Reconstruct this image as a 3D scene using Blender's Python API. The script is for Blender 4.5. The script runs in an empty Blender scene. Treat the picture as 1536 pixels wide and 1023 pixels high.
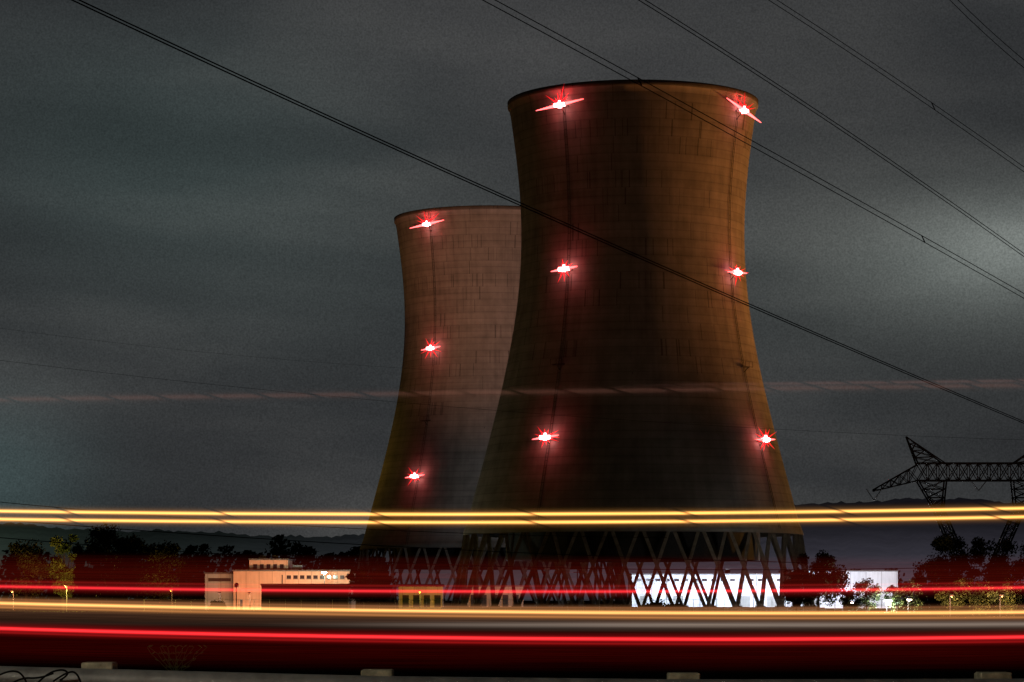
import bpy, math, random
import numpy as np
from mathutils import Vector, Matrix
S=bpy.context.scene
S.view_settings.view_transform='Standard'; S.view_settings.look='None'; S.view_settings.exposure=0
F=4060.0; HY=895.0; CX=768.0; CZ=3.0
def P(px,py,d): return Vector(((px-CX)*d/F, d, CZ+(HY-py)*d/F))
# ---------------- camera
cd=bpy.data.cameras.new("camera"); cam=bpy.data.objects.new("camera",cd); S.collection.objects.link(cam)
cam.location=(0,0,CZ); cam.rotation_euler=(math.radians(90),0,0)
cd.sensor_width=36; cd.lens=F/1536*36; cd.shift_y=(HY-511.5)/1536; cd.clip_start=0.1; cd.clip_end=20000
S.camera=cam
# ---------------- node helper
class N:
    def __init__(s,tree): s.t=tree; s.n=tree.nodes; s.l=tree.links
    def add(s,ty,**k):
        n=s.n.new(ty)
        for a,b in k.items(): setattr(n,a,b)
        return n
    def set(s,inp,v):
        if isinstance(v,bpy.types.NodeSocket): s.l.new(v,inp)
        else: inp.default_value=v
    def m(s,op,a,b=0.0,c=0.0,clamp=False):
        n=s.n.new('ShaderNodeMath'); n.operation=op; n.use_clamp=clamp
        s.set(n.inputs[0],a); s.set(n.inputs[1],b)
        if len(n.inputs)>2: s.set(n.inputs[2],c)
        return n.outputs[0]
    def comb(s,x,y,z):
        n=s.n.new('ShaderNodeCombineXYZ'); s.set(n.inputs[0],x); s.set(n.inputs[1],y); s.set(n.inputs[2],z); return n.outputs[0]
    def sep(s,v):
        n=s.n.new('ShaderNodeSeparateXYZ'); s.set(n.inputs[0],v); return n.outputs
    def noise(s,v,scale,detail=3,rough=.5):
        n=s.n.new('ShaderNodeTexNoise'); s.set(n.inputs['Vector'],v); n.inputs['Scale'].default_value=scale
        n.inputs['Detail'].default_value=detail; n.inputs['Roughness'].default_value=rough; return n.outputs[0]
    def ramp(s,v,pts,interp='LINEAR'):
        n=s.n.new('ShaderNodeValToRGB'); n.color_ramp.interpolation=interp; e=n.color_ramp.elements
        while len(e)<len(pts): e.new(.5)
        for i,(p,c) in enumerate(pts):
            e[i].position=p; e[i].color=(c[0],c[1],c[2],1) if not isinstance(c,(int,float)) else (c,c,c,1)
        s.set(n.inputs[0],v); return n.outputs[0]
    def mix(s,f,a,b,bt='MIX'):
        n=s.n.new('ShaderNodeMix'); n.data_type='RGBA'; n.blend_type=bt
        s.set(n.inputs[0],f); s.set(n.inputs[6],a); s.set(n.inputs[7],b); return n.outputs[2]
    def smooth(s,v,a,b):
        n=s.n.new('ShaderNodeMapRange'); n.interpolation_type='SMOOTHSTEP'
        s.set(n.inputs[0],v); n.inputs[1].default_value=a; n.inputs[2].default_value=b; return n.outputs[0]
def C(r,g,b): return (r,g,b,1)
def mat(name,col,rough=.8,metal=0,nscale=2.0,var=.35,emit=None,estr=0,bump=0,spec=.5):
    m=bpy.data.materials.new(name); m.use_nodes=True; n=N(m.node_tree); b=m.node_tree.nodes['Principled BSDF']
    tc=n.add('ShaderNodeTexCoord').outputs['Object']
    f=n.noise(tc,nscale,4,.6)
    lo=tuple(c*(1-var) for c in col); hi=tuple(min(1,c*(1+var)) for c in col)
    c=n.ramp(f,[(.3,lo),(.7,hi)]); n.l.new(c,b.inputs['Base Color'])
    b.inputs['Roughness'].default_value=rough; b.inputs['Metallic'].default_value=metal; b.inputs['Specular IOR Level'].default_value=spec
    if emit: b.inputs['Emission Color'].default_value=C(*emit); b.inputs['Emission Strength'].default_value=estr
    if bump:
        bn=n.add('ShaderNodeBump'); bn.inputs['Strength'].default_value=bump; n.l.new(f,bn.inputs['Height']); n.l.new(bn.outputs[0],b.inputs['Normal'])
    return m
def emat(name,col,st):
    m=bpy.data.materials.new(name); m.use_nodes=True; n=N(m.node_tree); b=m.node_tree.nodes['Principled BSDF']
    b.inputs['Base Color'].default_value=C(*col); b.inputs['Emission Color'].default_value=C(*col); b.inputs['Emission Strength'].default_value=st
    return m
# ---------------- mesh builder
class MB:
    def __init__(s): s.v=[]; s.f=[]; s.mi=[]; s.uv=None
    def quad(s,a,b,c,d,mi=0):
        i=len(s.v); s.v+= [tuple(a),tuple(b),tuple(c),tuple(d)]; s.f.append((i,i+1,i+2,i+3)); s.mi.append(mi)
    def box(s,x0,x1,y0,y1,z0,z1,mi=0):
        i=len(s.v); s.v+=[(x0,y0,z0),(x1,y0,z0),(x1,y1,z0),(x0,y1,z0),(x0,y0,z1),(x1,y0,z1),(x1,y1,z1),(x0,y1,z1)]
        for f in [(0,3,2,1),(4,5,6,7),(0,1,5,4),(1,2,6,5),(2,3,7,6),(3,0,4,7)]: s.f.append(tuple(i+k for k in f)); s.mi.append(mi)
    def strut(s,a,b,w,w2=None,n=4,mi=0):
        a=Vector(a); b=Vector(b); w2=w if w2 is None else w2; d=(b-a)
        if d.length<1e-6: return
        d.normalize(); up=Vector((0,0,1)) if abs(d.z)<.9 else Vector((1,0,0)); u=d.cross(up).normalized(); v=d.cross(u)
        i=len(s.v)
        for p,r in((a,w/2),(b,w2/2)):
            for k in range(n):
                t=2*math.pi*(k+.5)/n; s.v.append(tuple(p+(u*math.cos(t)+v*math.sin(t))*r*(1.35 if n==4 else 1)))
        for k in range(n): s.f.append((i+k,i+(k+1)%n,i+n+(k+1)%n,i+n+k)); s.mi.append(mi)
        s.f.append(tuple(i+k for k in range(n))[::-1]); s.mi.append(mi); s.f.append(tuple(i+n+k for k in range(n))); s.mi.append(mi)
    def obj(s,name,mats,parent=None,loc=(0,0,0),smooth=False):
        me=bpy.data.meshes.new(name); me.from_pydata(s.v,[],s.f)
        for m in mats: me.materials.append(m)
        me.polygons.foreach_set('material_index',s.mi)
        if smooth: me.polygons.foreach_set('use_smooth',[True]*len(s.f))
        me.update(); o=bpy.data.objects.new(name,me); S.collection.objects.link(o); o.location=loc
        if parent: o.parent=parent
        return o
def empty(name,loc=(0,0,0)):
    o=bpy.data.objects.new(name,None); S.collection.objects.link(o); o.location=loc; return o
def light(name,ty,loc,energy,col,parent=None,target=None,size=.5,cone=60,blend=1,):
    l=bpy.data.lights.new(name,ty); l.energy=energy; l.color=col
    if ty!='SUN': l.shadow_soft_size=size
    if ty=='SPOT': l.spot_size=math.radians(cone); l.spot_blend=blend
    o=bpy.data.objects.new(name,l); S.collection.objects.link(o); o.location=loc
    if parent: o.parent=parent
    if target is not None:
        w=Vector(loc)+(parent.location if parent else Vector())
        o.rotation_euler=(Vector(target)-w).to_track_quat('-Z','Y').to_euler()
    return o
# ---------------- world
W=bpy.data.worlds.new("World"); S.world=W; W.use_nodes=True; n=N(W.node_tree); bg=W.node_tree.nodes['Background']
sky=n.add('ShaderNodeTexSky'); sky.sky_type='NISHITA'; sky.sun_disc=False; sky.sun_elevation=math.radians(-4); sky.sun_rotation=math.radians(200)
g=n.add('ShaderNodeTexCoord').outputs['Generated']; x,y,z=n.sep(g)
v1=n.comb(n.m('MULTIPLY',x,5),n.m('MULTIPLY',y,5),n.m('MULTIPLY',n.m('ADD',z,n.m('MULTIPLY',x,.06)),24))
f1=n.noise(v1,1.0,4,.5)
v2=n.comb(n.m('MULTIPLY',x,3),n.m('MULTIPLY',y,3),n.m('MULTIPLY',z,9))
f2=n.noise(v2,1.6,3,.5)
gr=n.noise(g,1500,1,.5)
cl=n.m('ADD',n.m('MULTIPLY',f1,.55),n.m('MULTIPLY',f2,.45))
base=n.ramp(cl,[(.34,(.021,.022,.024)),(.5,(.033,.035,.037)),(.66,(.060,.061,.061))])
def blob(cx,cz,sx,sz):
    a=n.m('POWER',n.m('DIVIDE',n.m('SUBTRACT',x,cx),sx),2.0); b=n.m('POWER',n.m('DIVIDE',n.m('SUBTRACT',z,cz),sz),2.0)
    e=n.m('EXPONENT',n.m('MULTIPLY',n.m('ADD',a,b),-1.0)); 
    return n.m('MULTIPLY',e,n.m('GREATER_THAN',y,0.0))
c=base
for (px,py,sx,sz,col) in [(1530,385,.045,.018,(.13,.145,.135)),(1400,400,.09,.035,(.026,.031,.027)),(230,230,.085,.045,(.009,.021,.019)),(-20,740,.035,.03,(.025,.05,.05)),(700,60,.08,.03,(.010,.009,.009)),(500,430,.09,.03,(.008,.011,.010))]:
    b=blob((px-CX)/F*.99,(HY-py)/F*.98,sx,sz)
    k=n.m('MULTIPLY',b,n.m('MULTIPLY_ADD',cl,1.6,.2))
    c=n.mix(k,c,C(*[q for q in col]),'ADD')
add=n.mix(.02,c,sky.outputs[0],'ADD')
dk=n.m('MULTIPLY_ADD',n.m('MULTIPLY',n.smooth(y,.2,.9),n.m('SUBTRACT',1.0,n.smooth(z,.3,.7))),.83,.10)
dk=n.m('MULTIPLY',dk,n.m('MULTIPLY_ADD',gr,.8,.6))
n.l.new(add,bg.inputs['Color']); n.l.new(dk,bg.inputs['Strength'])
# ---------------- materials
def shell_mat():
    m=bpy.data.materials.new('tower_concrete'); m.use_nodes=True; n=N(m.node_tree); b=m.node_tree.nodes['Principled BSDF']
    x,y,z=n.sep(n.add('ShaderNodeTexCoord').outputs['Object'])
    ang=n.m('ARCTAN2',x,n.m('MULTIPLY',y,-1.0))
    st=n.noise(n.comb(n.m('MULTIPLY',ang,36),n.m('MULTIPLY',z,.05),0.0),1,2,.5)
    st2=n.noise(n.comb(n.m('MULTIPLY',ang,9),n.m('MULTIPLY',z,.04),5.0),1,3,.5)
    bd=n.noise(n.comb(n.m('MULTIPLY',ang,.6),n.m('MULTIPLY',z,.55),0.0),1,2,.5)
    bl=n.noise(n.comb(n.m('MULTIPLY',ang,9),n.m('MULTIPLY',z,.24),9.0),1,5,.6)
    lift=n.m('FRACT',n.m('DIVIDE',z,1.8)); line=n.m('LESS_THAN',lift,.14)
    tk=n.m('FLOOR',n.m('DIVIDE',z,3.6))
    ticks=n.m('GREATER_THAN',n.noise(n.comb(n.m('MULTIPLY',ang,52),n.m('MULTIPLY',tk,7.3),2.0),1,1,.5),.66)
    tz=n.m('MULTIPLY',n.m('GREATER_THAN',z,50.0),n.m('GREATER_THAN',n.noise(n.comb(n.m('MULTIPLY',ang,2),n.m('MULTIPLY',tk,3.1),7.0),1,1,.5),.5))
    v=n.m('MULTIPLY_ADD',n.m('SUBTRACT',st,.5),.08,.24)
    v=n.m('MULTIPLY_ADD',n.m('SUBTRACT',st2,.5),.12,v)
    v=n.m('MULTIPLY_ADD',n.m('SUBTRACT',bd,.5),.16,v)
    v=n.m('MULTIPLY_ADD',n.m('SUBTRACT',bl,.5),.22,v)
    v=n.m('MULTIPLY',v,n.m('MULTIPLY_ADD',line,-.18,1.0))
    v=n.m('MULTIPLY',v,n.m('MULTIPLY_ADD',n.m('MULTIPLY',ticks,tz),-.5,1.0))
    v=n.m('MULTIPLY',v,n.m('MULTIPLY_ADD',n.m('GREATER_THAN',z,111.3),-.5,1.0))
    v=n.m('MAXIMUM',n.m('MINIMUM',v,.5),.06)
    col=n.mix(1.0,C(1,.93,.84),n.comb(v,v,v),'MULTIPLY'); n.l.new(col,b.inputs['Base Color']); b.inputs['Roughness'].default_value=.95
    b.inputs['Specular IOR Level'].default_value=.1
    bn=n.add('ShaderNodeBump'); bn.inputs['Strength'].default_value=.35; bn.inputs['Distance'].default_value=.1
    n.l.new(n.m('ADD',n.m('MULTIPLY',line,-.6),bl),bn.inputs['Height']); n.l.new(bn.outputs[0],b.inputs['Normal'])
    return m
M_shell=shell_mat()
M_leg=mat('leg_concrete',(.20,.17,.13),.9,nscale=.8,spec=.1)
M_steel=mat('dark_steel',(.022,.022,.022),.7,.0,spec=.2)
M_lad=mat('ladder_steel',(.06,.05,.04),.7,.0,spec=.2)
M_galv=mat('galvanised_steel',(.36,.36,.34),.5,.3,nscale=6,bump=.1)
M_red=emat('beacon_red',(1,.30,.30),16)
M_red2=emat('beacon_glare_streak',(1,.10,.10),5)  # glow for the sideways glare streak of each beacon, not a fixture part
M_red3=emat('beacon_glare_ray',(1,.015,.025),.95)  # glow for the glare rays around each beacon, not a fixture part
M_wire=mat('wire_black',(.008,.008,.008),.8,spec=.1)
M_bark=mat('bark',(.05,.038,.025),.95,nscale=4,spec=.1)
M_leafd=mat('leaf_dark',(.022,.034,.012),.8,nscale=.7,var=.6,spec=.15)
M_leafm=mat('leaf_mid',(.05,.07,.02),.75,nscale=.7,var=.5,spec=.2)
M_leafl=mat('leaf_light',(.10,.11,.032),.7,nscale=.7,var=.4,spec=.2)
M_ground=mat('ground_grass',(.018,.018,.012),1,nscale=.15,var=.6,bump=.3,spec=0)
M_asph=mat('asphalt',(.05,.05,.05),.9,nscale=20,spec=.2)
M_paint=mat('road_paint',(.75,.7,.55),.7,nscale=8,var=.15)
M_wood=mat('post_wood',(.46,.44,.30),.9,nscale=14,var=.5)
# ---------------- towers
PROF=[(155,187),(162,184.8),(200,179),(260,173),(330,168.5),(370,167.5),(400,168),(450,172.5),(500,180),(550,190),(600,201),(650,213),(700,226),(770,245),(803,254)]
ZR=[(3+(HY-py)*600/F, hw*600/F*.998) for py,hw in PROF][::-1]
zs=np.array([a for a,b in ZR]); rs=np.array([b for a,b in ZR]); cf=np.polyfit(zs,rs,5)
def RAD(z): return float(np.polyval(cf,z))
Z0,Z1=zs[0],zs[-1]
def tower(px,D,phis,hid):
    root=empty('cooling_tower',((px-CX)*D/F,D,0))
    mb=MB(); NS=144; NZ=70
    prof=[(Z0+(Z1-Z0)*i/NZ,RAD(Z0+(Z1-Z0)*i/NZ)) for i in range(NZ+1)]
    prof=[(Z0,RAD(Z0)-.9),(Z0,RAD(Z0)+.25),(Z0+1.1,RAD(Z0+1.1)+.25)]+prof[2:-2]+[(Z1-1.2,RAD(Z1)),(Z1-1.15,RAD(Z1)+.25),(Z1,RAD(Z1)+.3),(Z1,RAD(Z1)-.8)]
    prof+= [(zz,RAD(zz)-.8) for zz in np.linspace(Z1-3,Z0+2,20)]
    for zz,r in prof:
        for k in range(NS):
            t=2*math.pi*k/NS; mb.v.append((r*math.sin(t),-r*math.cos(t),zz))
    L=len(prof)
    for i in range(L):
        j=(i+1)%L
        for k in range(NS):
            mb.f.append((i*NS+k,i*NS+(k+1)%NS,j*NS+(k+1)%NS,j*NS+k)); mb.mi.append(0)
    o=mb.obj('shell',[M_shell],root,smooth=True)
    lg=MB(); NL=36; rt=RAD(Z0)-.3; rb=RAD(Z0)+2.6
    for k in range(NL):
        for s in (-1,1):
            a=2*math.pi*k/NL; b=a+s*2*math.pi/NL*.92
            lg.strut((rb*math.sin(a),-rb*math.cos(a),0),(rt*math.sin(b),-rt*math.cos(b),Z0+.3),.72,.72)
        lg.box(rb*math.sin(a)-1.1,rb*math.sin(a)+1.1,-rb*math.cos(a)-1.1,-rb*math.cos(a)+1.1,-.3,.9)
    for k in range(72):
        a=2*math.pi*k/72;b=2*math.pi*(k+1)/72; r=rb+2.4
        lg.quad((r*math.sin(a),-r*math.cos(a),0),(r*math.sin(b),-r*math.cos(b),0),(r*math.sin(b),-r*math.cos(b),.6),(r*math.sin(a),-r*math.cos(a),.6))
    lg.obj('support_legs',[M_leg],root)
    fl=MB(); 
    for k in range(48):
        a=2*math.pi*k/48;b=2*math.pi*(k+1)/48; r=rt-9
        fl.quad((r*math.sin(a),-r*math.cos(a),11),(r*math.sin(b),-r*math.cos(b),11),(r*math.sin(b),-r*math.cos(b),Z0+3),(r*math.sin(a),-r*math.cos(a),Z0+3))
    fl.obj('water_fill',[M_steel],root)
    ld=MB(); bc=MB()
    R=random.Random(int(px))
    for ph in phis:
        a=math.radians(ph); er=Vector((math.sin(a),-math.cos(a),0)); et=Vector((math.cos(a),math.sin(a),0))
        prev=None; up=Vector((0,0,1))
        for i in range(61):
            zz=Z0+1+(Z1-1-Z0)*i/60; r=RAD(zz)+.25
            p=er*r+Vector((0,0,zz))
            if prev is not None:
                for s in(-.3,.3): ld.strut(prev+et*s,p+et*s,.10)
                ld.strut(p-et*.3,p+et*.3,.08)
            prev=p
        for zz,kind in((107.6,1),(72.8,0),(36.5,0),(52.5,2)):
            r=RAD(zz); pc=er*(r+.7)+Vector((0,0,zz))
            w=1.5
            ld.strut(pc-et*w,pc+et*w,.3); ld.strut(pc+er*.9-et*w,pc+er*.9+et*w,.12)
            for s in (-1,0,1): ld.strut(pc+er*.9+et*w*s,pc+er*.9+et*w*s+up*1.1,.08)
            ld.strut(pc+er*.9-et*w+up*1.1,pc+er*.9+et*w+up*1.1,.08)
            ld.strut(pc-er*.9-up*1.6,pc+er*.8,.15)
            if kind==2 or abs(ph)>95: continue
            edge=1.0/max(.62,math.cos(a))
            h=(5.4 if kind else 3.0)*edge**.6
            q=pc+er*1.1+up*.2
            tl=et*h+up*(.10*h if ph<0 else -.22*h if kind else .05*h)
            for s in(-1,1): bc.strut(q,q+tl*s,.8,.14,n=8,mi=1)  # glare streak shaped as tapered glowing bars
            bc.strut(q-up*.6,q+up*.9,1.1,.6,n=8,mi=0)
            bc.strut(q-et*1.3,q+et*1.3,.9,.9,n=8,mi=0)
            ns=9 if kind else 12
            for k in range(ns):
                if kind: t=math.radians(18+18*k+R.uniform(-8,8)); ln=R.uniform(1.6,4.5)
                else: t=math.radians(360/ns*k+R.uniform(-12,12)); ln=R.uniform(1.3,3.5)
                bc.strut(q,q+(et*math.cos(t)*edge+up*math.sin(t))*ln,.45,.02,n=5,mi=2)  # starburst glare shaped as thin glowing spikes
            if ph>0 and hid: continue
            light('beacon_light','POINT',er*(r+2.2)+up*(zz+.4),1200,(1,.015,.025),root,size=.6)
            if kind:
                light('beacon_glare_spot','SPOT',er*(r+1.3)+up*(zz-.6),2800,(1,.02,.03),root,target=root.location+er*(RAD(112)+.3)+up*112,size=.3,cone=75,blend=.7)  # added uplight imitating the beacon's upward glare fan on the shell
    ld.obj('ladder',[M_lad],root); bc.obj('beacons_with_glare',[M_red,M_red2,M_red3],root)
    return root
T1=tower(949,600,(-35.5,54.5,144.5,234.5),0); T2=tower(735,784,(-38,52,142,232),1)
# ---------------- floodlights
def flood(loc,energy,col,target,cone,h=5):
    r=empty('floodlight',(loc[0],loc[1],0)); mb=MB()
    mb.strut((0,0,-.2),(0,0,h),.25,.18,8); d=(Vector(target)-Vector((loc[0],loc[1],h))).normalized()
    c=Vector((0,0,h+.3)); mb.strut(c-d*.3,c+d*.25,.7,.9,8,0); mb.strut((-.5,0,h),(.5,0,h),.12)
    mb.strut(c+d*.26,c+d*.3,.8,.8,8,1)
    mb.obj('pole_and_head',[M_steel,emat('flood_lens',col,3)],r)
    light('lamp','SPOT',Vector((0,0,h+.3))+d*.6,energy,col,r,target=target,cone=cone,size=.6)
t1=T1.location; t2=T2.location
flood((t1.x+190,585),900000,(1,.35,.08),(t1.x+20,600,108),46)
flood((t1.x+150,655),240000,(1,.46,.10),(t1.x+30,600,60),60)
flood((t1.x+95,400),62000,(1,.36,.14),(t1.x+5,600,118),42)  # weak front fill, added for the upper face of the front tower
flood((t1.x-150,640),22000,(1,.42,.08),(t1.x-20,600,100),45)
flood((t2.x-170,872),430000,(1,.58,.05),(t2.x-25,784,86),50)
flood((-55,540),800000,(1,.40,.20),(t2.x+14,784,114),29)
# ---------------- ground, road
gm=MB()
ys=[-3000,-50,-6,-2,2,15.5,19,24,32,60,200,450,700,1200,2500,9000]; zz=[0,.5,1.6,1.80,1.85,1.85,1.75,1.0,.2,0,0,0,0,0,0,0]
xs=[-9000,-3000,-1000,-300,-100,-40,0,40,100,300,1000,3000,9000]
for j,yy in enumerate(ys):
    for xx in xs: gm.v.append((xx,yy,zz[j]))
nx=len(xs)
for j in range(len(ys)-1):
    for i in range(nx-1): gm.f.append((j*nx+i,j*nx+i+1,(j+1)*nx+i+1,(j+1)*nx+i)); gm.mi.append(0)
gm.obj('ground',[M_ground])
rd=MB(); rd.quad((-600,4,1.856),(600,4,1.856),(600,15,1.856),(-600,15,1.856),0)
for yy in (4.4,14.5): rd.quad((-600,yy,1.861),(600,yy,1.861),(600,yy+.12,1.861),(-600,yy+.12,1.861),1)
for yy in (9.35,9.6): rd.quad((-600,yy,1.861),(600,yy,1.861),(600,yy+.1,1.861),(-600,yy+.1,1.861),2)
rd.obj('road',[M_asph,M_paint,mat('yellow_paint',(.6,.4,.05),.7)])
# ---------------- guardrail
gr=empty('guardrail'); bm=MB(); GY=17.0
def gz(px): return float(np.interp(px,[-2000,0,145,565,1027,1495,3500],[997,999,1003,1014,1019,1018,1010]))
prof=[(0,-.31),(-.04,-.30),(-.08,-.25),(-.08,-.20),(-.01,-.17),(-.01,-.14),(-.08,-.11),(-.08,-.05),(-.05,-.01),(0,0)]
pxs=list(range(-4000,5600,100)); pr=None
for px in pxs:
    c=P(px,gz(px),GY); cur=[(c.x,c.y+a,c.z+b) for a,b in prof]
    i=len(bm.v); bm.v+=cur
    if pr is not None:
        for k in range(len(prof)-1): bm.f.append((pr+k,i+k,i+k+1,pr+k+1)); bm.mi.append(0)
    pr=i
bm.obj('beam',[M_galv],gr,smooth=True)
ps=MB()
for k in range(-9,12):
    px=145+420*k if k<=1 else 565+(k-1)*464
    px2={0:145,1:565,2:1027,3:1495}.get(k,px)
    c=P(px2,gz(px2)-9,GY)
    ps.box(c.x-.10,c.x+.10,GY+.01,GY+.22,c.z-.36,c.z,0)
    ps.box(c.x-.075,c.x+.075,GY+.225,GY+.40,1.0,c.z-.01,0)
    ps.strut((c.x,GY-.09,c.z-.17),(c.x,GY-.07,c.z-.17),.03,n=6,mi=1)
po=ps.obj('posts',[M_wood,M_steel],gr)
bv=po.modifiers.new('b','BEVEL'); bv.width=.008
# ---------------- light trails
def trail_mat(name,col,st,half,core,sk,skw,dash=0,gap=.12,fade=None,seed=0,dim=.3,cut=0):
    m=bpy.data.materials.new(name); m.use_nodes=True; nt=m.node_tree; nt.nodes.clear(); n=N(nt)
    uv=n.add('ShaderNodeUVMap').outputs[0]; u,v,_=n.sep(uv)
    def gs(w): return n.m('EXPONENT',n.m('MULTIPLY',n.m('POWER',n.m('ABSOLUTE',n.m('DIVIDE',v,w)),2.0),-1.0))
    a=n.m('MULTIPLY_ADD',gs(skw),sk,gs(core)) if core>0 else n.m('MULTIPLY',gs(skw),sk)
    st_n=n.noise(n.comb(n.m('MULTIPLY',u,.004),n.m('MULTIPLY',v,.9),seed),1,3,.6)
    a=n.m('MULTIPLY',a,n.m('MULTIPLY_ADD',st_n,1.2,.4) if core>0 else n.m('MAXIMUM',n.m('MULTIPLY_ADD',st_n,3.4,-.7),0.1))
    if dash:
        fr=n.m('FRACT',n.m('DIVIDE',n.m('ADD',n.m('ADD',u,n.m('MULTIPLY',v,3.0)),5000.0),dash))
        d=n.m('MULTIPLY',n.smooth(fr,0.0,gap*.5),n.m('SUBTRACT',1.0,n.smooth(fr,1-gap,1.0)))
        a=n.m('MULTIPLY',a,n.m('MULTIPLY_ADD',d,1-dim,dim))
    if fade: a=n.m('MULTIPLY',a,n.m('MULTIPLY_ADD',n.smooth(u,fade[0],fade[1]),1-fade[2],fade[2]))
    edge=n.m('SUBTRACT',1.0,n.smooth(n.m('ABSOLUTE',v),half*.7,half))
    a=n.m('MULTIPLY',a,edge)
    e=n.add('ShaderNodeEmission'); e.inputs[0].default_value=C(*col); n.l.new(n.m('MULTIPLY',a,st),e.inputs[1])
    t=n.add('ShaderNodeBsdfTransparent'); ad=n.add('ShaderNodeAddShader'); o=n.add('ShaderNodeOutputMaterial')
    n.l.new(e.outputs[0],ad.inputs[0]); n.l.new(t.outputs[0],ad.inputs[1]); n.l.new(ad.outputs[0],o.inputs[0])
    m.cycles.emission_sampling='NONE'
    return m
def trail(ypts,d,half,m,x0=-9000,x1=10500):
    cf=np.polyfit([0,500,1000,1536],ypts,2)
    me=bpy.data.meshes.new('light_trail'); v=[];f=[];uvs=[]
    X=[x0]+list(range(-1500,3000,60))+[x1]
    for x in X:
        xc=min(max(x,-700),2300); y=np.polyval(cf,xc)
        a=P(x,y+half,d); b=P(x,y-half,d); v+=[a,b]
    for i in range(len(X)-1):
        f.append((2*i,2*i+2,2*i+3,2*i+1)); uvs+=[(X[i],-half),(X[i+1],-half),(X[i+1],half),(X[i],half)]
    me.from_pydata([tuple(q) for q in v],[],f); ul=me.uv_layers.new(name='UVMap')
    for i,q in enumerate(uvs): ul.data[i].uv=q
    me.materials.append(m); o=bpy.data.objects.new('light_trail',me); S.collection.objects.link(o); return o
TR=[
 ([767,770,771,762],11.9,16,('t_y1',(1,.45,.10),2.2,16,2.0,.07,5.5,232,.05)),
 ([779,782.5,783,775],12.0,16,('t_y2',(1,.43,.10),2.2,16,2.0,.07,5.5,232,.05)),
 ([599,593,584,578],12.4,12,('t_faint',(1,.40,.28),.034,12,3.4,.2,8,76,.2),dict(dim=.1)),
 ([590,584,577,571],12.5,8,('t_faint2',(1,.42,.34),.034,8,2.0,.2,4,64,.2,(900,1250,0)),dict(dim=.1)),
 ([880,885,888,881],12.8,12,('t_red1',(1,.03,.04),1.0,12,1.9,.14,5)),
 ([872,877,880,873],12.85,6,('t_red1b',(1,.03,.03),.10,6,1.4,.2,3)),
 ([862,864,868,864],12.9,36,('t_redhaze',(1,.05,.02),.036,36,0,1,24)),
 ([905,914,920,918],13.1,14,('t_or',(1,.42,.12),1.7,14,2.1,.14,6.5)),
 ([911,921,927,926],13.15,8,('t_or2',(1,.38,.10),.30,8,1.6,.2,4)),
 ([899,907,913,909],13.12,8,('t_or3',(1,.35,.14),.12,8,1.4,.2,4)),
 ([916,924,930,930],13.2,26,('t_orband',(1,.45,.25),.045,26,0,1,14)),
 ([934,936,938,936],13.3,12,('t_grey',(1,.82,.68),.15,12,3.2,.2,7,0,.1,(350,1000,.03))),
 ([943,953,960,955],13.6,16,('t_red2',(1,.025,.03),1.8,16,2.1,.09,7)),
 ([949,960,967,962],13.65,8,('t_red3',(1,.02,.02),.16,8,1.5,.2,4)),
 ([968,975,979,976],13.7,34,('t_redhaze2',(1,.02,.012),.020,34,0,1,20)),
]
for i,q in enumerate(TR):
    yp,d,h,a=q[:4]; a=list(a); kw=dict(q[4]) if len(q)>4 else {}
    if len(a)>=10: kw['fade']=a.pop(9)
    trail(yp,d,h,trail_mat(*a[:9],seed=float(i*3),**kw))
# ---------------- power lines
def wire(pts,d0,d1,xa,xb,dia,name='power_line',pair=0,spacers=()):
    pts=np.array(pts,float); cf=np.polyfit(pts[:,0],pts[:,1],2); p0,p1=pts[0,0],pts[-1,0]
    def pt(px,dy=0):
        t=(px-p0)/(p1-p0); inv=(1/d0)*(1-t)+(1/d1)*t; return P(px,np.polyval(cf,px)+dy,1/inv)
    cu=bpy.data.curves.new(name,'CURVE'); cu.dimensions='3D'; cu.bevel_depth=dia/2; cu.bevel_resolution=1
    for k in ((0,1) if pair else (0,)):
        X=np.linspace(xa,xb,60); sp=cu.splines.new('POLY'); sp.points.add(59)
        for i,px in enumerate(X):
            q=pt(px); q=q+Vector((0,0,-k*pair)); sp.points[i].co=(q.x,q.y,q.z,1)
    for s in spacers:
        q=pt(s); sp=cu.splines.new('POLY'); sp.points.add(1); sp.points[0].co=(q.x-.1,q.y,q.z+.06,1); sp.points[1].co=(q.x+.1,q.y,q.z-pair-.06,1)
        sp.points[0].radius=1.6; sp.points[1].radius=1.6
    cu.materials.append(M_wire); o=bpy.data.objects.new(name,cu); S.collection.objects.link(o)
wire([(115,0),(300,83),(545,198),(780,303),(1000,398),(1120,455),(1300,540),(1536,628)],80,150,-400,2300,.045,pair=.10)
wire([(740,0),(960,115),(1100,195),(1250,280),(1385,358),(1536,438)],120,170,300,2300,.045,pair=.30,spacers=(960,1385))
wire([(968,0),(1130,103),(1300,215),(1400,285),(1536,380)],130,170,500,2300,.045,pair=.2)
wire([(1165,0),(1290,80),(1400,157),(1536,250)],150,165,700,2200,.04,pair=.30,spacers=(1400,))
wire([(1437,0),(1480,41),(1536,90)],150,155,1000,2000,.04,pair=.45)
wire([(0,545),(300,570),(640,598),(880,632),(1110,648),(1536,656)],260,300,-400,2000,.03)
wire([(0,753),(250,775),(520,792),(700,800)],230,260,-600,1000,.06)
wire([(0,780),(300,800),(600,822),(890,833)],230,260,-600,1200,.08)
wire([(0,806),(400,836),(800,850),(1536,848)],200,240,-600,2000,.07)
wire([(0,492),(150,512),(330,530),(600,552)],310,330,-400,650,.022)
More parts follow.
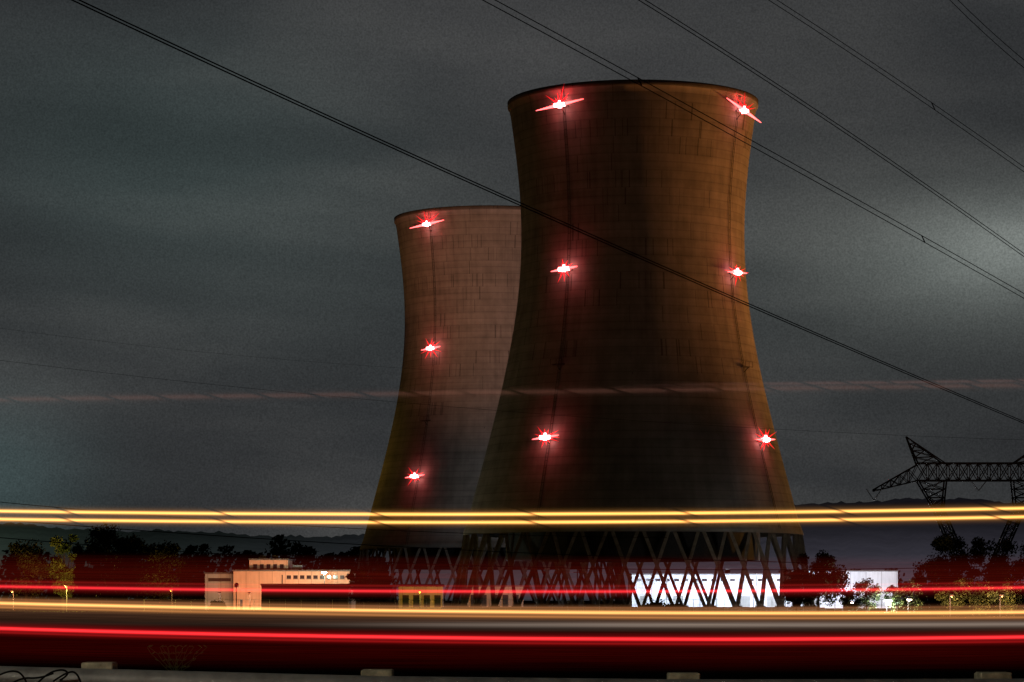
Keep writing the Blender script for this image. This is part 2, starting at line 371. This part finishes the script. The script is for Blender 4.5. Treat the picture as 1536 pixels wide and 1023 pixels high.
# ---------------- pylon
def pylon(px0,D):
    s=D/F
    root=empty('electricity_pylon',((px0-CX)*s,D,0)); mb=MB()
    def L(dx,py,yy): return Vector((dx*s,yy,CZ+(HY-py)*s))
    def truss(a0,a1,b0,b1,n,w=.28,lw=.16):
        mb.strut(a0,a1,w); mb.strut(b0,b1,w)
        for i in range(n):
            t=i/n; t2=(i+1)/n; A=a0.lerp(a1,t);A2=a0.lerp(a1,t2);B=b0.lerp(b1,t);B2=b0.lerp(b1,t2)
            mb.strut(A,B2,lw); mb.strut(B,A2,lw); mb.strut(A2,B2,lw)
    for yy in(-1.4,1.4):
        truss(L(-92,695,yy),L(92,695,yy),L(-92,721,yy),L(92,721,yy),12)
        for sg in(-1,1):
            X=lambda v:sg*v
            truss(L(X(92),697,yy),L(X(109),655,0),L(X(52),695,yy),L(X(109),655,0),4,.25,.13)
            truss(L(X(92),721,yy),L(X(159),737,0),L(X(92),697,yy),L(X(159),735,0),5,.25,.13)
            truss(L(X(92),721,yy),L(X(62),772,yy),L(X(50),721,yy),L(X(55),772,yy),4,.3,.15)
            truss(L(X(66),768,yy),L(X(30),850,yy),L(X(52),768,yy),L(X(16),850,yy),5,.32,.15)
        truss(L(-30,850,yy),L(-44,915,yy*2),L(30,850,yy),L(44,915,yy*2),3,.35,.2)
    for sg in(-1,1):
        for (dx,py) in((92,695),(92,721),(50,695),(50,721),(62,772),(30,850)):
            mb.strut(L(sg*dx,py,-1.4),L(sg*dx,py,1.4),.2)
    for i in range(12):
        x0=-92+i*15.33; mb.strut(L(x0,695,-1.4),L(x0+15.33,695,1.4),.13); mb.strut(L(x0,721,1.4),L(x0+15.33,721,-1.4),.13)
    ins=MB()
    for dx,py in((-157,737),(-70,722),(0,722),(70,722),(157,737)):
        for sg in(-1,1):
            a=L(dx+sg*11,py-(3 if abs(dx)>100 else 0),0); b=L(dx,py+14,0)
            for i in range(9):
                p=a.lerp(b,i/9); q=a.lerp(b,(i+.55)/9); ins.strut(p,q,.30,.14,6)
            ins.strut(a,b,.08)
    mb.obj('lattice',[M_steel],root); ins.obj('insulators',[mat('insulator_glass',(.12,.11,.10),.3)],root)
pylon(1468,500)
# ---------------- trees
def tree(px,pybase,pytop,D,wpx,seed,leaves=5200,lf=.55,name='tree',mix=(.6,.3,.1),bottom=.12):
    R=random.Random(seed); s=D/F; x0=(px-CX)*s; H=CZ+(HY-pytop)*s; W=wpx*s/2
    mb=MB(); hb=H*bottom
    mb.strut((0,0,-.3),(R.uniform(-.3,.3),0,H*.45),H*.05,H*.03,7)
    cl=[]
    nc=30
    for i in range(nc):
        t=R.random()**.8; zc=hb+(H-hb)*(.08+.84*t)
        wr=W*(math.sin(math.pi*min(1,.18+.78*(1-t)))**.6)*.85
        a=R.uniform(0,6.283); rr=wr*math.sqrt(R.random())
        c=Vector((rr*math.cos(a),rr*math.sin(a),zc)); cl.append((c,W*R.uniform(.18,.36),R.random()))
        st=Vector((0,0,H*R.uniform(.2,.45))); mid=st.lerp(c,.5)+Vector((0,0,-H*.03))
        mb.strut(st,mid,H*.018,H*.012,5); mb.strut(mid,c,H*.012,H*.004,5)
    for i in range(leaves):
        c,r,sh=cl[R.randrange(nc)]
        d=Vector((R.gauss(0,1),R.gauss(0,1),R.gauss(0,.8)))
        if d.length>1.9: d=d.normalized()*1.9*R.random()
        p=c+d*(r*.6)
        if p.z<hb*.5: p.z=hb*.5+R.random()*1.0
        nrm=Vector((R.gauss(0,1),R.gauss(0,1),R.gauss(0,1))).normalized(); u=nrm.orthogonal().normalized(); w=nrm.cross(u)
        l=lf*R.uniform(.5,1.25); k=sh*.6+R.random()*.4
        mi=1 if k<mix[0] else (2 if k<mix[0]+mix[1] else 3)
        mb.quad(p-u*l*.5,p+w*l*.33,p+u*l*.55,p-w*l*.35,mi)
    return mb.obj(name,[M_bark,M_leafd,M_leafm,M_leafl],loc=(x0,D,0))
tree(165,905,788,520,100,1,8000); tree(205,905,800,510,80,12,6000); tree(240,905,815,500,80,2,6000); tree(95,905,798,560,60,3,5500,mix=(.2,.4,.4))
tree(40,905,812,600,80,4,5000,mix=(.3,.4,.3)); tree(275,905,838,530,50,5,3500); tree(130,905,815,515,60,13,4500)
tree(560,905,858,545,70,6,4500,mix=(.8,.2,0)); tree(538,905,850,560,40,14,2500,mix=(.8,.2,0))
tree(1228,915,830,520,90,7,9000); tree(1195,915,855,500,50,8,4000)
tree(1440,915,803,430,110,9,12000,lf=.42,mix=(.5,.35,.15)); tree(1515,915,808,440,100,10,11000,lf=.42,mix=(.5,.35,.15)); tree(1398,915,838,425,60,11,5000,lf=.4)
tree(1570,915,815,445,90,15,6000,lf=.42)
for i,(px,py,w) in enumerate([(1300,868,50),(1345,876,40),(1372,866,40),(1275,885,36),(1460,868,80),(1510,870,70),(980,905,40),(1010,907,30),(325,903,30),(1420,880,60)]):
    tree(px,915,py,520 if px<1380 else 415,w,30+i,3000,lf=.4,name='shrub',mix=(.45,.4,.15),bottom=.02)
# distant treeline
def treeline(name,x0,x1,Y,hf,nq,lf,seed,mats):
    R=random.Random(seed); mb=MB()
    cs=[]
    for i in range(int((x1-x0)/4)):
        x=x0+(i+R.random())*4; h=hf(x)*R.uniform(.8,1.08); cs.append((x,Y+R.uniform(-15,15),h))
        mb.strut((x,Y,0),(x,Y,h*.5),.6,.3,5,0)
    for i in range(nq):
        x,y,h=cs[R.randrange(len(cs))]; t=R.random()**.9; r=5.5*math.sqrt(max(.02,1-t*t*.95))
        p=Vector((x+max(-1.4,min(1.4,R.gauss(0,.6)))*r,y+R.gauss(0,.5)*r,h*t))
        nrm=Vector((R.gauss(0,1),R.gauss(0,1),R.gauss(0,1))).normalized(); u=nrm.orthogonal().normalized(); w=nrm.cross(u); l=lf*R.uniform(.5,1.3)
        mb.quad(p-u*l*.5,p+w*l*.35,p+u*l*.5,p-w*l*.35,1+(R.random()<.3))
    mb.obj(name,mats)
treeline('distant_treeline',-260,-40,880,lambda x:17+3*math.sin(x*.06)+1.5*math.sin(x*.23),22000,1.9,5,[M_bark,M_leafd,M_leafm])
treeline('distant_treeline',95,290,900,lambda x:10+3*math.sin(x*.07),9000,1.6,6,[M_bark,M_leafd,M_leafm])
# hills
def hills():
    R=random.Random(3); mb=MB(); m=bpy.data.materials.new('hill_forest_haze'); m.use_nodes=True; n=N(m.node_tree); b=m.node_tree.nodes['Principled BSDF']
    b.inputs['Specular IOR Level'].default_value=0
    tc=n.add('ShaderNodeTexCoord').outputs['Object']; f=n.noise(tc,.02,5,.65); x,y,z=n.sep(tc)
    n.l.new(n.ramp(f,[(.35,(.03,.04,.03)),(.65,(.07,.08,.055))]),b.inputs['Base Color'])
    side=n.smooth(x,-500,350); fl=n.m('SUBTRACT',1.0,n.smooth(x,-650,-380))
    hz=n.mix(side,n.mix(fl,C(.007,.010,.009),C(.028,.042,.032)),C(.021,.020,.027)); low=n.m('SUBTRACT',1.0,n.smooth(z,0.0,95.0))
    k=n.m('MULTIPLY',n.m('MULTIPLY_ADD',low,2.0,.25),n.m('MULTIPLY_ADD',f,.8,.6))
    n.l.new(hz,b.inputs['Emission Color']); n.l.new(k,b.inputs['Emission Strength']); m.cycles.emission_sampling='NONE'  # distance haze put into the hill surface as a faint glow
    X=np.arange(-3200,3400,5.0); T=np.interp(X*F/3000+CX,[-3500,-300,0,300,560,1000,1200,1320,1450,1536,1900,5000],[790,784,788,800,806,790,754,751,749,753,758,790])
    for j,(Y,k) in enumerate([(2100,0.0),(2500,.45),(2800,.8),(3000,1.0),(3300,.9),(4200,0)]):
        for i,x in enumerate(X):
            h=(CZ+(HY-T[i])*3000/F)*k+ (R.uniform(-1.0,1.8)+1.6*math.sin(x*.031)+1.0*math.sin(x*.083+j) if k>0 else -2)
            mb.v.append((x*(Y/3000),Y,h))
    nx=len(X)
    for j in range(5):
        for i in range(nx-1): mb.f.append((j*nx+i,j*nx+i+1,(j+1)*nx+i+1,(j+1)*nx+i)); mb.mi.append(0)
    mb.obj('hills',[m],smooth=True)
hills()
# ---------------- buildings
M_glassd=mat('window_dark',(.02,.02,.025),.2)
M_roof=mat('flat_roof',(.1,.1,.1),.9)
def wallmat(name,col,panel=3.0):
    m=bpy.data.materials.new(name); m.use_nodes=True; n=N(m.node_tree); b=m.node_tree.nodes['Principled BSDF']
    tc=n.add('ShaderNodeTexCoord').outputs['Object']; x,y,z=n.sep(tc); f=n.noise(tc,.5,4,.6); f2=n.noise(n.comb(n.m('MULTIPLY',x,2.0),y,n.m('MULTIPLY',z,.2)),1,3,.6)
    ln=n.m('LESS_THAN',n.m('FRACT',n.m('DIVIDE',n.m('ADD',x,1000.0),panel)),.05)
    k=n.m('MULTIPLY',n.m('ADD',n.m('ADD',n.m('MULTIPLY',f,.3),n.m('MULTIPLY',f2,.4)),.65),n.m('MULTIPLY_ADD',ln,-.35,1.0))
    n.l.new(n.mix(1.0,C(*col),n.comb(k,k,k),'MULTIPLY'),b.inputs['Base Color']); b.inputs['Roughness'].default_value=.8; return m
M_tan=wallmat('tan_wall',(.54,.34,.24)); M_white=wallmat('white_cladding',(.70,.73,.78),4.0); M_grey=wallmat('grey_wall',(.35,.35,.34)); M_dark=wallmat('dark_cladding',(.04,.03,.03))
def block(mb,x0,x1,y0,y1,h,wm,cop=.35):
    mb.box(x0,x1,y0,y1,0,h-.002,wm); mb.box(x0-.15,x1+.15,y0-.15,y1+.15,h,h+cop,4); 
def bx(px,Y): return (px-CX)*Y/F
def hz(py,Y): return CZ+(HY-py)*Y/F
Y=620; b1=MB(); r=empty('office_building')
block(b1,bx(350,Y),bx(525,Y),Y,Y+22,hz(857,Y),0); 
block(b1,bx(372,Y),bx(430,Y),Y+3,Y+16,hz(840,Y),0); b1.box(bx(384,Y),bx(395,Y),Y+6,Y+9,hz(838,Y),hz(833,Y),2); b1.box(bx(405,Y),bx(414,Y),Y+6,Y+9,hz(838,Y),hz(833,Y),2)
b1.box(bx(436,Y),bx(450,Y),Y+5,Y+9,hz(856,Y),hz(847,Y),2)
block(b1,bx(306,Y),bx(349,Y),Y+2,Y+20,hz(861,Y),2)
for k in range(9):
    x=bx(430+k*10,Y); b1.box(x,x+1.0,Y-.06,Y+.1,hz(868,Y),hz(863,Y),1)
    b1.box(x-.08,x+1.08,Y-.14,Y+.02,hz(868,Y)-.15,hz(868,Y)-.02,4)
for k in range(5):
    x=bx(378+k*10,Y); b1.box(x,x+.9,Y+2.93,Y+3.05,hz(853,Y),hz(846,Y),1)
b1.box(bx(360,Y),bx(364,Y),Y-.06,Y+.1,0,2.4,1); b1.box(bx(311,Y),bx(345,Y),Y+1.9,Y+2.1,hz(872,Y),hz(867,Y),1)
b1.obj('walls_windows_roof',[M_tan,M_glassd,M_grey,M_dark,M_roof],r)
Y=575; b2=MB(); r=empty('warehouse'); block(b2,bx(392,Y),bx(522,Y),Y,Y+12,hz(878,Y),0); b2.box(bx(420,Y),bx(421.5,Y),Y+4,Y+4.6,hz(880,Y),hz(862,Y),0)
for k in range(4): b2.box(bx(405+k*30,Y),bx(418+k*30,Y),Y-.05,Y+.1,.2,2.8,1)
b2.obj('walls_doors_roof',[M_dark,M_steel,M_grey,M_dark,M_roof],r)
Y=700; b3=MB(); r=empty('turbine_building')
block(b3,bx(948,Y),bx(1182,Y),Y,Y+24,hz(862,Y),0); block(b3,bx(1182.2,Y),bx(1350,Y),Y+4,Y+24,hz(857,Y),0)
b3.box(bx(1090,Y),bx(1097,Y),Y+4,Y+6,hz(862,Y),hz(853,Y),4)
for px in (960,1010,1060,1110,1150,1215,1290,1335):
    b3.box(bx(px,Y),bx(px,Y)+(2.6 if px%20 else 1.4),Y-.06+(4 if px>1182 else 0),Y+.1+(4 if px>1182 else 0),.1,3.2,2)
for px in range(955,1180,14): b3.box(bx(px,Y),bx(px,Y)+1.3,Y-.05,Y+.1,hz(872,Y),hz(868,Y),1)
for px in (1000,1075,1135): b3.strut((bx(px,Y),Y-.2,0),(bx(px,Y),Y-.2,9),.25,n=6,mi=2)
b3.obj('walls_windows_roof',[M_white,M_glassd,M_grey,M_dark,M_roof],r)
Y=690; b4=MB(); r=empty('service_shed'); X0,X1=bx(598,Y),bx(664,Y)
b4.box(X0,X1,Y,Y+8,0,hz(880,Y),0); b4.quad((X0-.3,Y-.4,hz(880,Y)),(X1+.3,Y-.4,hz(880,Y)),(X1+.3,Y+4,hz(876,Y)),(X0-.3,Y+4,hz(876,Y)),1); b4.quad((X0-.3,Y+4,hz(876,Y)),(X1+.3,Y+4,hz(876,Y)),(X1+.3,Y+8.4,hz(880,Y)),(X0-.3,Y+8.4,hz(880,Y)),1)
for k in range(4): b4.box(X0+1+k*2.7,X0+2.6+k*2.7,Y-.06,Y+.1,.3,3.4,2)
b4.obj('walls_doors_roof',[M_tan,M_roof,M_steel],r)
Y=695; b5=MB(); r=empty('pump_house'); block(b5,bx(700,Y),bx(785,Y),Y,Y+7,hz(880,Y),0)
for k in range(5): b5.box(bx(706+k*16,Y),bx(714+k*16,Y),Y-.06,Y+.1,.4,3.5,1)
b5.obj('walls_doors_roof',[M_tan,M_dark,M_grey,M_dark,M_roof],r)
fe=MB()
for i in range(60):
    x=-75+i*3.2; fe.strut((x,552,0),(x,552,2.4),.1,n=5)
for zf in(.3,1.3,2.4): fe.strut((-75,552,zf),(-75+59*3.2,552,zf),.06)
fe.obj('security_fence',[M_galv])
# street lamps
def lamp(px,D,h,energy,col,hs=.9,est=60,x=None,z0=0,cone=0,tilt=0):
    r=empty('street_lamp',((px-CX)*D/F if x is None else x,D,z0)); mb=MB()
    mb.strut((0,0,0),(0,0,h),.22,.13,8,0); mb.strut((0,0,h),(0,-1.4,h+.35),.12,.1,6,0)
    mb.box(-.3,.3,-2.2,-1.2,h+.3,h+.5,0); mb.box(-.25*hs/.9,.25*hs/.9,-2.1,-1.3,h+.12,h+.297,1)
    w=.5 if est>20 else .2
    mb.strut((0,-1.7,h+.1),(0,-1.7,h-w/2),w,w/2,8,1)
    gm_=emat('lamp_glass',col,est); gm_.cycles.emission_sampling='NONE'
    mb.obj('pole_and_head',[M_steel,gm_],r)
    if cone:   # shielded head aimed at the wall behind it
        light('bulb','SPOT',(0,-1.7,h-.6),energy,col,r,target=r.location+Vector((tilt,20,5)),size=.3,cone=cone,blend=.6)
    else: light('bulb','POINT',(0,-1.7,h-.6),energy,col,r,size=.3)
lamp(487,610,hz(860,606),4500,(.85,1,.75),est=90,hs=2.0)
for px,t in ((375,0),(415,0),(455,-2),(500,-6)): lamp(px,604,3.5,5500,(1,.42,.19),est=.3,cone=115,tilt=t)
lamp(330,606,3.5,1500,(1,.6,.4),est=.3,cone=110)
lamp(1330,520,2.0,6500,(.9,.95,1),hs=2.6,est=80); lamp(1275,530,1.6,3500,(1,.8,.6),est=30,hs=1.6); lamp(1362,516,2.2,2500,(1,.8,.6),est=20,hs=1.4)
for px,e in((975,13000),(1050,10000),(1130,15000),(1178,9000)): lamp(px,684,6,e,(.74,.84,1),est=8)
lamp(1300,684,6,14000,(1,.88,.85),est=6); lamp(1225,684,6,9000,(.9,.9,1),est=6)
lamp(630,680,4,1700,(1,.8,.10),est=2); lamp(740,685,4,1200,(1,.5,.3),est=2)
lamp(100,545,5,9000,(1,.72,.15),est=.3); lamp(20,585,4,5000,(1,.42,.15),est=.3); lamp(258,492,4,1300,(1,.5,.15),est=.3); lamp(1425,412,3,2000,(1,.50,.25),est=.4); lamp(1500,412,3,2000,(1,.50,.25),est=.4)
lamp(0,9.5,6.5,800,(1,.92,.75),x=-8.5,z0=1.8,est=20)  # unseen roadside lamp, added to light the guardrail
up=MB(); up.strut((0,0,0),(0,0,9.5),.3,.2,8); up.strut((-1,0,8.8),(1,0,8.8),.15); up.strut((-.8,0,8),(.8,0,8),.15); up.obj('utility_pole',[M_bark],loc=(bx(866,555),555,0))
# foreground weeds & vines
R=random.Random(8); wd=MB()
for i in range(14):
    b=P(262+R.uniform(-8,8),1012,17.7); p=b; d=Vector((R.gauss(0,.035),0,.045))
    for k in range(4):
        q=p+d+Vector((R.gauss(0,.012),0,0)); wd.strut(p,q,.004,.003,4); u=Vector((R.choice((-1,1))*.03,0,.015)); wd.quad(q,q+u*.5+Vector((0,0,.006)),q+u,q+u*.5-Vector((0,0,.006))); p=q
wd.obj('weed',[M_leafm])
cu=bpy.data.curves.new('vine','CURVE'); cu.dimensions='3D'; cu.bevel_depth=.006
for pts in ([(0,1012),(18,1004),(36,1012),(42,1030)],[(55,1026),(70,1010),(95,1003),(105,1012),(90,1020)],[(80,1022),(102,1006),(118,1010),(122,1028)],[(10,1030),(30,1016),(60,1018),(80,1010)]):
    sp=cu.splines.new('NURBS'); sp.points.add(len(pts)-1); sp.use_endpoint_u=True; sp.order_u=3
    for i,(a,b) in enumerate(pts):
        q=P(a,b,16.7+.05*i); sp.points[i].co=(q.x,q.y,q.z,1)
cu.materials.append(M_wire); o=bpy.data.objects.new('vine',cu); S.collection.objects.link(o)
